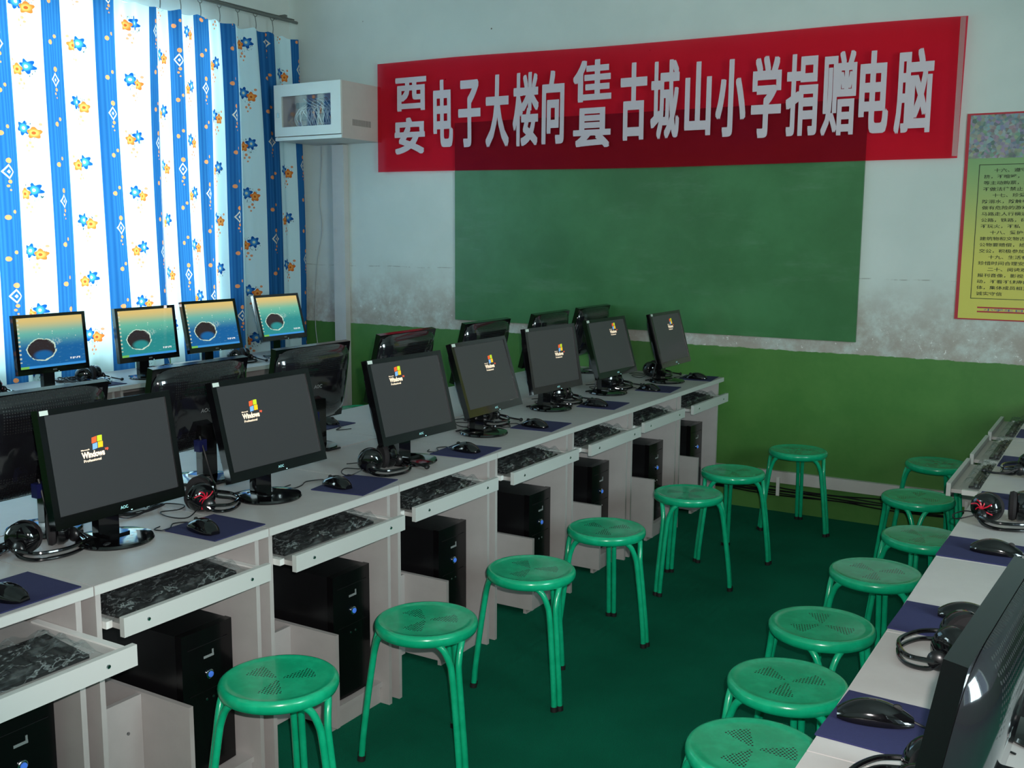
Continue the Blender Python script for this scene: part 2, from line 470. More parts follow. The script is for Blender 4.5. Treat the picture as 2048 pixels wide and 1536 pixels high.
def fat_text(body, u0, u1, v0, v1, dx, dz):
    """heavier lettering: overlaid copies of the strokes shifted by up to dx, dz"""
    me = text_mesh(body, u0+dx, u1-dx, v0+dz, v1-dz)
    bm = bmesh.new(); bm.from_mesh(me)
    base = list(bm.verts)+list(bm.edges)+list(bm.faces)
    for k, (sx, sz) in enumerate(((-1, -1), (-1, 1), (1, -1), (1, 1), (0, 1), (0, -1), (1, 0), (-1, 0))):
        q = bmesh.ops.duplicate(bm, geom=base)
        bmesh.ops.translate(bm, vec=(sx*dx, -.0003*(k+1), sz*dz), verts=[g for g in q['geom'] if isinstance(g, bmesh.types.BMVert)])
    bm.to_mesh(me); bm.free(); return me
def text_mesh(body, u0, u1, v0, v1, bold=0.0):
    """flat lettering scaled into the box u0..u1 x v0..v1, in the local XZ plane facing -Y"""
    cu = bpy.data.curves.new('lettering', 'FONT'); cu.body = body; cu.offset = bold; cu.resolution_u = 3
    ob = bpy.data.objects.new('lettering', cu); COL.objects.link(ob)
    dg = bpy.context.evaluated_depsgraph_get(); dg.update()
    me = bpy.data.meshes.new_from_object(ob.evaluated_get(dg)); bpy.data.objects.remove(ob); bpy.data.curves.remove(cu)
    xs = [v.co.x for v in me.vertices]; ys = [v.co.y for v in me.vertices]
    ax, bx, ay, by = min(xs), max(xs), min(ys), max(ys)
    for v in me.vertices:
        v.co = (u0 + (v.co.x-ax)/(bx-ax)*(u1-u0), 0, v0 + (v.co.y-ay)/(by-ay)*(v1-v0))
    me.materials.clear()
    return me
def on_face(me, x):
    """turn XZ lettering facing -Y into lettering on a plane x = const facing +X (reading along +Y)"""
    for v in me.vertices: v.co = (x, v.co.x, v.co.z)
    return me

# ------------------------------------------------------------------ the room
fl_o = done('floor', B((XL-.2, XR+.2, YN-.2, YB+.2, -.1, 0)), M['carpet']); struct(fl_o)
struct(done('ceiling', B((XL-.2, XR+.2, YN-.2, YB+.2, ZC, ZC+.1)), M['ceiling']))
struct(done('wall_back', B((XL-.2, XR+.2, YB, YB+.2, 0, ZC)), M['wall']))
struct(done('wall_front', B((XL-.2, XR+.2, YN-.2, YN, 0, ZC)), M['wall']))
W1 = (2.45, 4.97, .86, 2.92)        # curtained window
W2 = (-1.7, .3, 1.0, 2.7)
def wall_with_holes(name, xa, xb, holes):
    bm = bmesh.new(); y = YN
    for (a, b, z0, z1) in sorted(holes):
        box(bm, xa, xb, y, a, 0, ZC); box(bm, xa, xb, a, b, 0, z0); box(bm, xa, xb, a, b, z1, ZC); y = b
    box(bm, xa, xb, y, YB, 0, ZC)
    return struct(done(name, bm, M['wall']))
wall_with_holes('wall_left', XL-.2, XL, [W1, W2])
WR = (-.6, 2.6, 1.0, 2.7)
wall_with_holes('wall_right', XR, XR+.2, [WR])
def window(name, x, hole, n):
    a, b, z0, z1 = hole; bm = bmesh.new(); t = .05
    box(bm, x-.03, x+.03, a, b, z0, z0+t); box(bm, x-.03, x+.03, a, b, z1-t, z1)
    for i in range(n+1):
        y = a + (b-a-t)*i/n; box(bm, x-.028, x+.028, y, y+t, z0+t, z1-t)
    box(bm, x-.026, x+.026, a+t, b-t, z0+(z1-z0)*.68, z0+(z1-z0)*.68+.04)
    o = struct(done(name, bm, M['frame_white']))
    g_ = done('window_pane', B((x-.003, x+.003, a+t, b-t, z0+t, z1-t)), M['glass'], o)
    return o
window('window_1', XL-.12, W1, 4); window('window_2', XL-.12, W2, 3); window('window_3', XR+.12, WR, 4)

# green chalkboard painted as a smooth slab on the wall
cb = done('chalkboard', B((-3.90, -1.30, YB-.018, YB-.0005, .995, 2.27)), M['board'], bevel=.003, seg=1)
tag(cb, 'wide dark green chalkboard on the back wall under the red banner', 'chalkboard')
# white trunking along the foot of the back wall with cables hanging below it
tr = thing('cable_trunking', 'long white trunking along the foot of the green back wall', 'cable trunking', (0, 0, 0))
done('cover_strip', B((-4.70, 1.2, YB-.028, YB-.0005, .172, .238)), M['trunk'], tr, bevel=.004)
done('joint_clip', B((-1.690, -1.672, YB-.040, YB-.0285, .10, .205)), M['slide'], tr)
done('joint_clip', B((-.70, -.685, YB-.040, YB-.0285, .14, .205)), M['slide'], tr)
cbn = bmesh.new()
for j in range(5):
    pts = []
    for i in range(24):
        x = -4.2 + i*.22; pts.append((x, YB-.016-.007*(j % 2), .152-.010*j - .012*abs(math.sin(i*.9+j)) - .006*random.random()))
    tube(cbn, pts, .0042, 6, 3)
tag(done('cable_bundle', cbn, M['cord'], smooth=True), 'bundle of black cables hanging below the white trunking on the back wall', 'cables')
# vertical trunking from the wall cabinet to the floor
tag(done('vertical_trunking', B((-4.915, -4.812, YB-.05, YB-.0005, 0.003, 2.165)), M['trunk'], bevel=.004),
    'upright white trunking running from the wall cabinet down the back wall', 'cable trunking')
wb = bmesh.new(); tube(wb, [(-5.035, YB-.012, 2.168), (-5.05, YB-.006, 2.0), (-5.071, YB-.006, 1.793), (-5.054, YB-.006, 1.581), (-5.108, YB-.006, 1.331), (-5.138, YB-.006, .932), (-5.115, YB-.008, .714), (-5.10, YB-.008, .45)], .0028, 6)
tag(done('network_wire', wb, M['white_cord'], smooth=True), 'thin pale wire dangling down the wall beside the upright trunking', 'wire')

# network cabinet on the wall
nc = thing('network_cabinet', 'cream metal network cabinet with glazed door high in the corner', 'cabinet', (-4.806, YB, 2.355))
bm = bmesh.new(); w, h, d = .29, .182, .40
box(bm, -w, -w+.012, -d, -.001, -h, h); box(bm, w-.012, w, -d, -.001, -h, h)
box(bm, -w+.012, w-.012, -d, -.001, h-.012, h); box(bm, -w+.012, w-.012, -d, -.001, -h, -h+.012)
box(bm, -w+.012, w-.012, -.015, -.001, -h+.012, h-.012)
done('cabinet_body', bm, M['white_metal'], nc)
bm = bmesh.new(); y0, y1 = -d-.016, -d-.001
box(bm, -w, -.225, y0, y1, -.155, h); box(bm, .205, w, y0, y1, -.155, h)
box(bm, -.225, .205, y0, y1, .105, h); box(bm, -.225, .205, y0, y1, -.155, -.095)
dr = done('cabinet_door', bm, M['cabinet_door'], nc, bevel=.002, seg=1)
done('pane', B((-.224, .204, -d-.010, -d-.006, -.094, .104)), M['glass'], dr)
done('lock', B((-.262, -.245, y0-.004, y0, -.03, .0)), M['chrome'], dr)
done('lower_lip', B((-w, w, y0+.004, y1, -h, -.160)), M['cabinet_door'], nc)
bm = bmesh.new()
for i in range(16): box(bm, w, w+.0015, -.30+i*.012, -.293+i*.012, -.095, -.055)
done('vent_grille', bm, M['louvre_grey'], nc)
bm = bmesh.new()
for k in range(3): box(bm, -.20, .22, -.30, -.10, -.11+k*.075, -.075+k*.075)
done('switch_unit', bm, M['dark_inside'], nc)
bm = bmesh.new()
for i in range(34):
    x = -.12 + .010*i*.95; q = random.random()
    tube(bm, [(x, -.305, .06-.05*q), (x+.02*random.uniform(-1, 1), -.345-.03*q, .02), (x+.05*random.uniform(-1, 1), -.36, -.04-.03*q), (x+.03*random.uniform(-1, 1), -.32, -.135)], .0030, 5, 4)
for i in range(6):
    tube(bm, [(-.12+i*.03, -.31, .095), (-.02+i*.03, -.36, .05+.008*i), (.08+.02*i, -.35, .02), (.18, -.31, .05)], .0032, 5, 4)
done('patch_cords', bm, M['white_cord'], nc, smooth=True)

# ------------------------------------------------------------------ banner
bx0, bx1 = -4.512, -.842
def ban_y(x, z): return YB - .040 - .007*math.sin(x*2.3+1.0) - .004*math.sin(x*5.1 + z*3)
bn = thing('red_banner', 'long red cloth banner with white Chinese characters across the back wall', 'banner', (0, 0, 0))
bm = bmesh.new(); NX, NZ = 90, 14; grid = []
for i in range(NX+1):
    t = i/NX; col = []
    for j in range(NZ+1):
        s = j/NZ; x = bx0+(bx1-bx0)*t + (.008*(s-.5) if i == NX else 0)
        zt = 2.683 - .050*t + .006*math.sin(t*9); zb = 1.966 - .022*t + .006*math.sin(t*7+1)
        z = zb+(zt-zb)*s
        y = ban_y(x, z) + (.012 if (j == NZ or j == 0) and 0 else 0)
        col.append(bm.verts.new((x, y, z)))
    grid.append(col)
for i in range(NX):
    for j in range(NZ): bm.faces.new((grid[i][j], grid[i+1][j], grid[i+1][j+1], grid[i][j+1]))
done('banner_cloth', bm, M['banner'], bn, smooth=True)
CH = [('西', -4.358, -4.108, 2.363, 2.579), ('安', -4.366, -4.122, 2.083, 2.321), ('电', -4.053, -3.898, 2.119, 2.545), ('子', -3.855, -3.683, 2.112, 2.531),
      ('大', -3.645, -3.47, 2.104, 2.547), ('楼', -3.441, -3.257, 2.102, 2.545), ('向', -3.233, -3.079, 2.107, 2.543), ('佳', -3.02, -2.763, 2.343, 2.584),
      ('县', -3.015, -2.764, 2.074, 2.308), ('古', -2.702, -2.532, 2.107, 2.546), ('城', -2.508, -2.331, 2.105, 2.545), ('山', -2.298, -2.143, 2.116, 2.521),
      ('小', -2.116, -1.945, 2.103, 2.52), ('学', -1.914, -1.75, 2.089, 2.524), ('捐', -1.725, -1.555, 2.092, 2.519), ('赠', -1.534, -1.357, 2.086, 2.516),
      ('电', -1.34, -1.191, 2.089, 2.504), ('脑', -1.159, -.979, 2.08, 2.498)]
for c, x0, x1, z0, z1 in CH:
    me = fat_text(c, x0, x1, z0, z1, .0055 if c in '楼赠脑城捐' else .0075, .006 if c in '赠' else .009)
    for v in me.vertices: v.co.y += ban_y(v.co.x, v.co.z) - .009
    link('character', me, M['paper_white'], bn)
done('tape_strip', B((-.87, -.845, YB-.052, YB-.049, 1.96, 2.63)), glass('clear_tape_film', .25, rough=.2), bn)

# ------------------------------------------------------------------ poster at the right edge
po = thing('wall_poster', 'tall yellow and green rules poster with red border on the back wall', 'poster', (-.47, YB-.004, 1.655))
hw, hh = .345, .512
done('poster_sheet', B((-hw, hw, -.002, .0025, -hh, hh)), M['poster'], po)
bm = bmesh.new(); t = .016
for b in ((-hw, -hw+t), (hw-t, hw)): box(bm, b[0], b[1], -.0035, -.0021, -hh, hh)
box(bm, -hw+t, hw-t, -.0035, -.0021, hh-.009, hh); box(bm, -hw+t, hw-t, -.0035, -.0021, -hh, -hh+.006)
done('border', bm, M['red_ink'], po)
done('crowd_picture', B((-hw+t, hw-t, -.0034, -.0022, .292, hh-.009)), M['crowd'], po)
bm = bmesh.new(); fx0, fx1, fz0, fz1 = -.275, .275, -.405, .262
for b in ((fx0, fx1, fz0, fz0+.003), (fx0, fx1, fz1-.003, fz1), (fx0, fx0+.003, fz0, fz1), (fx1-.003, fx1, fz0, fz1)): box(bm, b[0], b[1], -.0033, -.0022, b[2], b[3])
done('frame_line', bm, M['ink'], po)
LINES = ['　　十六、遵守公共秩序，在公共场所不拥', '挤，不喧哗，礼让他人，乘公共车船', '等主动购票，主动给老幼病残孕让座', '不做法律禁止', '　　十七、珍爱生命，注意安全，防火', '防溺水，防触电，防盗，防中毒，不', '做有危险的游戏，遵守交通法规，过', '马路走人行横道，不乱穿马路，不在', '公路，铁路，码头玩耍，和追逐打闹', '不玩火，不私', '　　十八、爱护公共财物，不在课桌椅', '建筑物和文物古迹上涂抹刻画，损坏', '公物要赔偿，拾到东西归还失主，或', '交公，积极参加集体活动，认真完成', '　　十九、生活有规律，按时作息', '珍惜时间合理安排', '　　二十、阅读观看健康有益图书', '报刊音像，影视作品，不参加迷信活', '动，不看不健康的图书，不做有损集', '体，集体成员相互尊重，学会合作要', '诚实守信']
nl = len(LINES)
for i, s in enumerate(LINES):
    ind = s.startswith('　'); s2 = s.replace('　', '')[:15 if ind else 17]
    zc = .232 - i*.0305; u0 = -.250 + (.045 if ind else 0); u1 = u0 + len(s2)*(.030)
    me = text_mesh(s2, u0, min(u1, .26), zc-.0095, zc+.0095, bold=.008)
    for v in me.vertices: v.co.y = -.0036
    link('text_line', me, M['ink'], po)
done('footer_band', B((-.24, .24, -.0034, -.0022, -.452, -.445), (-.24, .24, -.0034, -.0022, -.473, -.466)), M['red_ink'], po)
me = text_mesh('小学生日常行为规范', -.21, .21, -.465, -.453, bold=.01)
for v in me.vertices: v.co.y = -.0036
link('footer_text', me, M['blue_ink'], po)

# ------------------------------------------------------------------ curtains and rail
STR = [3.36, 3.433, 3.649, 3.768, 3.98, 4.124, 4.359, 4.400, 4.484, 4.602, 4.686, 4.806, 4.916, 5.043, 5.216, 5.401, 5.559, 5.63]
STR = [2.36, 2.48, 2.68, 2.80, 3.01, 3.14] + STR[0:1][0:0] + [3.30] + STR[1:]       # stripe edges along the wall, blue and white in turn
STR = [q*1.0165 for q in STR]
# STR[k]..STR[k+1]: k even = white before 3.30, arranged so that 3.30-3.433 is blue
K0 = 0
def stripe_u(y):
    for k in range(len(STR)-1):
        if y <= STR[k+1] or k == len(STR)-2:
            return k + (y-STR[k])/(STR[k+1]-STR[k])
def curtain(name, ya, yb, label, phase, x0):
    bm = bmesh.new(); uvl = bm.loops.layers.uv.new('UVMap'); ny = int((yb-ya)/.0075); nz = 26; g = []
    for i in range(ny+1):
        y = ya+(yb-ya)*i/ny; u = stripe_u(y); c = []
        for j in range(nz+1):
            s = j/nz; z = .42 + (2.915-.42)*s
            amp = .022 + .020*(1-s)
            x = x0 + amp*math.cos(PI*(u-.5)+phase) + .012*math.sin(y*31+phase+.6*s) + .006*math.sin(y*77+3*s) + .012*math.sin(z*2.1+y*3)
            gather = .010*math.sin(y*60)*s**6
            yy = y + .020*(1-s)*math.sin(u*1.3+phase) + (.035*(1-s) if yb > 5 else 0)
            zz = z - (.018*abs(math.sin((y-ya)*PI/.16)) if j == nz else 0)
            c.append((bm.verts.new((x+gather, yy, zz)), (u+K0, z)))
        g.append(c)
    for i in range(ny):
        for j in range(nz):
            q = (g[i][j], g[i+1][j], g[i+1][j+1], g[i][j+1])
            f = bm.faces.new([a[0] for a in q])
            for l, a in zip(f.loops, q): l[uvl].uv = a[1]
    o = thing(name, label, 'curtain', (0, 0, 0), 0, 'curtains over the left window')
    done('curtain_cloth', bm, M['curtain'], o, smooth=True)
    n = int((yb-ya)/.16)
    for i in range(n):
        y = ya+.04+i*.16; bm = bmesh.new()
        tube(bm, [(x0+.002, y, 2.905), (x0+.006, y, 2.945), (x0-.002, y, 2.992)], .003, 5, 3)
        tube(bm, [(x0+.0, y+.018*math.cos(a), 3.010+.018*math.sin(a)) for a in [i2*PI/5 for i2 in range(11)]], .0025, 5, 0)
        done('hook', bm, M['rail'], o)
    return o
curtain('curtain', 2.44, 4.464, 'blue and white floral curtain, left one, glowing with daylight', 0.0, -5.232)
curtain('curtain', 4.470, 5.70, 'blue and white floral curtain, right one, ending at the room corner', .5, -5.228)
rl = thing('curtain_rail', 'grey metal curtain rail above the floral curtains', 'curtain rail', (0, 0, 0))
bm = bmesh.new(); tube(bm, [(-5.232, 2.0, 3.020), (-5.232, 5.72, 3.020)], .010, 10, 0)
tube(bm, [(-5.262, 2.0, 3.043), (-5.262, 5.72, 3.043)], .006, 8, 0)
done('rail_rod', bm, M['rail'], rl, smooth=True)
for y in (2.6, 4.1, 5.6): done('rail_bracket', B((XL+.001, -5.222, y-.012, y+.012, 3.032, 3.054)), M['rail'], rl)

# ------------------------------------------------------------------ desks
def make_desk():
    """local: front edge at x=0, goes back to -.55; y 0..0.6"""
    t = thing('computer_desk', '', 'desk'); w = .60; L = M['laminate']
    top = done('desktop', B((-.548, 0, .0015, w-.0015, .726, .75)), L, t, bevel=.002, seg=1)
    done('edge_band', B((.0002, .0014, .002, w-.002, .7275, .7485)), M['laminate_edge'], top)
    done('side_panel', B((-.53, -.022, .020, .035, 0, .7255)), L, t, bevel=.0015, seg=1)
    done('side_panel', B((-.53, -.022, w-.035, w-.020, 0, .7255)), L, t, bevel=.0015, seg=1)
    done('back_panel', B((-.53, -.515, .0355, w-.0355, .25, .7255)), L, t)
    done('divider_panel', B((-.46, -.024, .300, .315, .025, .330)), L, t, bevel=.0015, seg=1)
    fb = done('stop_board', B((-.225, -.210, .0355, .2995, .02, .325)), L, t, bevel=.0015, seg=1)
    for z in (.09, .23): done('screw', screw_bm(-.2098, .25, z), M['chrome'], fb)
    done('tower_shelf', B((-.46, -.05, .3155, w-.0355, .060, .076)), L, t)
    done('kick_board', B((-.075, -.060, .3155, w-.0355, .0, .0595)), L, t)
    return t
def screw_bm(x, y, z, r=.0055):
    bm = bmesh.new(); lathe(bm, [(r, 0), (r*.8, .0022), (r*.3, .0026)], 10, x, y, z, 'x'); return bm
def make_tray():
    """keyboard tray as a sliding part of a desk"""
    o = done('keyboard_tray', B((-.36, .018, .055, .545, .632, .646)), M['laminate'])
    lip = done('tray_lip', B((.0185, .034, .045, .555, .620, .668)), M['laminate_edge'], o, bevel=.003)
    for y in (.12, .48): done('screw', screw_bm(.0343, y, .644), M['chrome'], lip)
    done('slide_rail', B((-.33, -.02, .0365, .0545, .632, .650)), M['slide'], o)
    done('slide_rail', B((-.33, -.02, .5455, .5635, .632, .650)), M['slide'], o)
    return o
desk0 = make_desk(); tray0 = make_tray(); tray0.parent = desk0
def desk(x, y, w, face, label, group, pull=0.0, first=[True]):
    if first[0]: o = desk0; first[0] = False
    else: o = copy_tree(desk0)
    s = w/.60
    o.scale = (1, s, 1)
    if face > 0: o.location = (x, y, 0); o.rotation_euler = (0, 0, 0)
    else: o.location = (x, y+w, 0); o.rotation_euler = (0, 0, PI)
    for ch in o.children:
        if ch.name.startswith('keyboard_tray'): ch.location.x = pull
    o['label'] = label; o['group'] = group
    return o
ORD = ['nearest', 'second', 'third', 'fourth', 'fifth', 'sixth', 'seventh', 'eighth', 'ninth']
X1 = -2.025
b1 = [.885, 1.485, 2.052, 2.645, 3.252, 3.877, 4.486, 5.094, 5.722]
D1 = []
for k in range(8):
    lab = ('pale laminate desk cut by the left picture edge, its keyboard tray pulled out' if k == 0 else
           'pale laminate desk of the front left row, at the green back wall' if k == 7 else
           'pale laminate desk of the front left row, %s from the camera' % ORD[k])
    desk(X1, b1[k], b1[k+1]-b1[k], 1, lab, 'desks of the front left row', pull=.165 if k == 0 else 0.012*(k % 3))
X2 = -3.13
for k in range(1, 8):
    desk(X2, b1[k], b1[k+1]-b1[k], -1, 'pale laminate desk back to back with the front row, %s along, its user side hidden' % ORD[k-1], 'desks of the back to back row')
X3 = -4.60; b3 = [2.40, 3.0, 3.6, 4.2, 4.8, 5.4]
for k in range(5):
    desk(X3, b3[k], .60, 1, 'pale laminate desk along the curtains, %s from the left' % ORD[k].replace('nearest', 'first'), 'desks along the curtains')
XQ = -.40; bq = [.983, 1.581, 2.176, 2.774, 3.372, 3.970, 4.568, 5.148, 5.728]
for k in range(8):
    lab = ('pale laminate desk at the bottom right corner under the big monitor' if k == 0 else
           'pale laminate desk of the right row, %s from the camera' % ORD[k] + (', keyboard tray pulled out' if k >= 5 else ''))
    desk(XQ, bq[k], bq[k+1]-bq[k], -1, lab, 'desks of the right row', pull=.125 if k >= 5 else 0)

# ------------------------------------------------------------------ keyboards in plastic film
def make_keyboard():
    t = thing('keyboard', '', 'keyboard')
    bm = bmesh.new(); vs = box(bm, -.075, .075, -.215, .215, 0, .016)
    for v in vs:
        if v.co.z > .01: v.co.z += .008*(-v.co.x/.075)
    done('keyboard_case', bm, M['black'], t, bevel=.004)
    bm = bmesh.new()
    for r in range(6):
        for c in range(21):
            if c in (15, 19) and r not in (0, 5): continue
            x = .052-r*.021; y = -.203+c*.0194
            if r == 0 and 4 <= c <= 9:
                if c == 4: box(bm, x-.008, x+.008, y, y+.11, .018, .024)
                continue
            z = .0165 - .1067*x
            box(bm, x-.008, x+.008, y, y+.0165, z, z+.0055)
    done('keys', bm, M['matte_black'], t)
    bm = bmesh.new(); g = []; rnd = random.Random(3); NXX, NYY = 22, 60
    for i in range(NXX+1):
        row = []
        for j in range(NYY+1):
            x = -.105+.21*i/NXX; y = -.242+.484*j/NYY
            e = max(0, min(1, (1-abs(x)/.105)*4, (1-abs(y)/.242)*8))
            z = .003 + e*(.030 + .006*math.sin(y*70+x*90) + .005*math.sin(x*160-y*40)) + rnd.uniform(-.0016, .0022)*e
            row.append(bm.verts.new((x, y, z)))
        g.append(row)
    for i in range(NXX):
        for j in range(NYY): bm.faces.new((g[i][j], g[i+1][j], g[i+1][j+1], g[i][j+1]))
    done('plastic_film', bm, M['wrap'], t, smooth=True)
    return t
kb0 = make_keyboard(); kb0['group'] = 'keyboards in clear film on the desk trays'
fk = True
for k in range(8):
    lab = ('black keyboard in crinkled film on the pulled-out tray at lower left' if k == 0 else
           'black film-wrapped keyboard on a front left row tray, %s from the camera' % ORD[k])
    x = X1 - .095 + (.150 if k == 0 else 0.006); y = (b1[k]+b1[k+1])/2 + (-.02 if k else -.02)
    if fk: o = kb0; o.location = (x, y, .647); o['label'] = lab; fk = False
    else: o = clone(kb0, (x, y, .647), random.uniform(-.05, .05), lab)
    o.scale = (1, .95*min(1, (b1[k+1]-b1[k])/.60), 1)
    o.rotation_euler.z = [-.01, .01, 0, .01, -.01, .01, 0, 0][k] or 0.0
    _ = [-.04, .03, 0, .02, -.02, .03, 0, 0][k]
for k in range(5, 8):
    clone(kb0, (XQ-.015, (bq[k]+bq[k+1])/2, .647), PI, 'black keyboard on a pulled-out tray of the right row, %s' % ('beside the red headphones' if k == 5 else 'middle of three' if k == 6 else 'nearest the back wall'))['group'] = 'keyboards on the pulled-out trays of the right row'

# ------------------------------------------------------------------ computer towers
def make_tower():
    t = thing('computer_tower', '', 'computer tower')
    done('tower_case', B((-.40, -.022, -.090, .090, .006, .415)), M['black'], t, bevel=.005)
    bm = bmesh.new(); pr = []
    for i in range(13):
        y = -.090+.18*i/12; x = .006*math.cos(y/.090*1.2)
        pr.append((x, y))
    lo = [bm.verts.new((x, y, .004)) for x, y in pr]; hi = [bm.verts.new((x, y, .417)) for x, y in pr]
    bl = [bm.verts.new((-.0215, y, .004)) for x, y in pr]; bh = [bm.verts.new((-.0215, y, .417)) for x, y in pr]
    for i in range(12):
        bm.faces.new((lo[i], lo[i+1], hi[i+1], hi[i])); bm.faces.new((bl[i+1], bl[i], bh[i], bh[i+1]))
        bm.faces.new((hi[i], hi[i+1], bh[i+1], bh[i])); bm.faces.new((lo[i+1], lo[i], bl[i], bl[i+1]))
    bm.faces.new((lo[0], hi[0], bh[0], bl[0])); bm.faces.new((lo[12], bl[12], bh[12], hi[12]))
    fr = done('front_panel', bm, M['semi_gloss'], t, bevel=.003)
    bm = bmesh.new(); lathe(bm, [(.013, 0), (.013, .004), (.010, .006)], 24, .0055, .0, .285, 'x'); done('button_ring', bm, M['chrome'], fr, smooth=True)
    bm = bmesh.new(); lathe(bm, [(.0085, 0), (.0080, .003), (.004, .004)], 20, .0116, .0, .285, 'x'); done('power_button', bm, M['led'], fr, smooth=True)
    done('badge', B((.0052, .0068, -.018, .018, .333, .340), (.0052, .0072, .012, .017, .333, .352)), M['silver'], fr)
    done('drive_seam', B((.0045, .0062, -.072, .072, .372, .3735)), M['matte_black'], fr)
    done('drive_seam', B((.0045, .0062, -.070, .070, .240, .2412)), M['matte_black'], fr)
    bm = bmesh.new(); lathe(bm, [(.004, 0), (.003, .002)], 12, .0058, -.012, .215, 'x'); lathe(bm, [(.004, 0), (.003, .002)], 12, .0058, .012, .215, 'x'); done('audio_socket', bm, M['chrome'], fr)
    done('foot', B((-.36, -.05, -.08, -.055, 0, .0055)), M['rubber'], t); done('foot', B((-.36, -.05, .055, .08, 0, .0055)), M['rubber'], t)
    return t
tw0 = make_tower(); tw0['group'] = 'computer towers in the front left desks'
for k in range(8):
    w = b1[k+1]-b1[k]; s = w/.60
    loc = (X1-.075-(0.02 if k % 2 else 0), b1[k] + s*.4395, .0765); ys = min(1.0, (s*.2485)/.19)
    lab = ('black computer tower at the bottom left corner under the pulled-out tray' if k == 0 else 'black computer tower under the front left row, %s from the camera' % ORD[k])
    if k == 0: o = tw0; o.location = loc; o['label'] = lab
    else: o = clone(tw0, loc, 0, lab)

# ------------------------------------------------------------------ monitors
def make_monitor(kind):
    """local: origin on the desk under the stand, facing +X"""
    t = thing('computer_monitor', '', 'monitor')
    bm = bmesh.new(); lathe(bm, [(.098, 0), (.100, .004), (.097, .010), (.060, .015), (.03, .016)], 48)
    done('stand_base', bm, M['gloss'], t, smooth=True)
    bm = B((-.050, -.022, -.032, .032, .0155, .19), (-.050, .02, -.032, .032, .0135, .022)); done('stand_neck', bm, M['gloss'], t, bevel=.004)
    tilt = math.radians(12)
    hd = bpy.data.objects.new('display', None)
    p = t  # head parts share one pivot: bake the tilt into their transforms
    R = Matrix.Rotation(-tilt, 4, 'Y'); T = Matrix.Translation((.02, 0, .240))
    MT = T @ R
    def head(name, bm, mat, parent=p, **k):
        o = done(name, bm, mat, parent, **k)
        if parent is p: o.matrix_local = MT
        return o
    W, H = .205, .150; iw, it, ib = .187, .134, -.120
    bm = bmesh.new()
    box(bm, -.024, 0, -W, W, it, H); box(bm, -.024, 0, -W, W, -H, ib); box(bm, -.024, 0, -W, -iw, ib, it); box(bm, -.024, 0, iw, W, ib, it)
    bmesh.ops.remove_doubles(bm, verts=bm.verts, dist=1e-5)
    bz = head('bezel', bm, M['gloss'])
    scr = B((-.0235, -.0035, -iw+.0004, iw-.0004, ib+.0004, it-.0004))
    mats = {'dark': M['screen'], 'blue': M['sea_blue'], 'teal': M['sea_teal'], 'off': M['screen']}
    so = head('screen', scr, mats[kind])
    # back shell: tapered
    bm = bmesh.new(); rings = []
    for x, a, b in ((-.0245, .203, .148), (-.034, .199, .144), (-.052, .170, .118), (-.062, .120, .085)):
        r = []
        for i in range(32):
            th = 2*PI*i/32; cx = math.copysign(abs(math.cos(th))**.35, math.cos(th)); cz = math.copysign(abs(math.sin(th))**.35, math.sin(th))
            r.append(bm.verts.new((x, a*cx, b*cz)))
        rings.append(r)
    for a, b in zip(rings, rings[1:]):
        for i in range(32): bm.faces.new((a[i], a[(i+1) % 32], b[(i+1) % 32], b[i]))
    bm.faces.new(rings[0][::-1]); bm.faces.new(rings[-1])
    sh = head('back_shell', bm, M['shell'], smooth=True)
    me = text_mesh('AOC', -.022, .022, -.007, .007, .02)
    for v in me.vertices: v.co = (-.0625, -v.co.x, v.co.z+.0)
    link('back_logo', me, M['silver'], sh)
    me = on_face(text_mesh('AOC', -.012, .012, -.139, -.131, .03), .0006)
    link('logo', me, M['green_led'] if kind == 'dark' else M['silver'], bz)
    bm = B((0, .0008, .020, .024, -.1475, -.1455)); done('power_light', bm, M['power_led'], bz)
    if kind == 'dark': done('sticker', B((0.0001, .0007, -.200, -.176, .1355, .1475)), M['sticker'], bz)
    # video lead hanging from the back
    bm = bmesh.new(); tube(bm, [(-.060, .05, .160), (-.085, .052, .10), (-.095, .045, .05), (-.100, .03, .007), (-.105, .0, .0045), (-.11, -.04, .0045)], .0038, 7)
    vl = done('video_lead', bm, M['cord'], t, smooth=True)
    bm = bmesh.new(); box(bm, -.075, -.050, .034, .066, .112, .150); done('plug', bm, M['blue_plastic'], vl, bevel=.002)
    return t
def pose(mon, tilt, zc=.240, d=.02):
    """tip the display of one monitor back by tilt degrees about its own centre"""
    m4 = Matrix.Translation((d, 0, zc)) @ Matrix.Rotation(-math.radians(tilt), 4, 'Y')
    for c in mon.children:
        if c.name.split('.')[0] in ('bezel', 'screen', 'back_shell'): c.matrix_local = m4
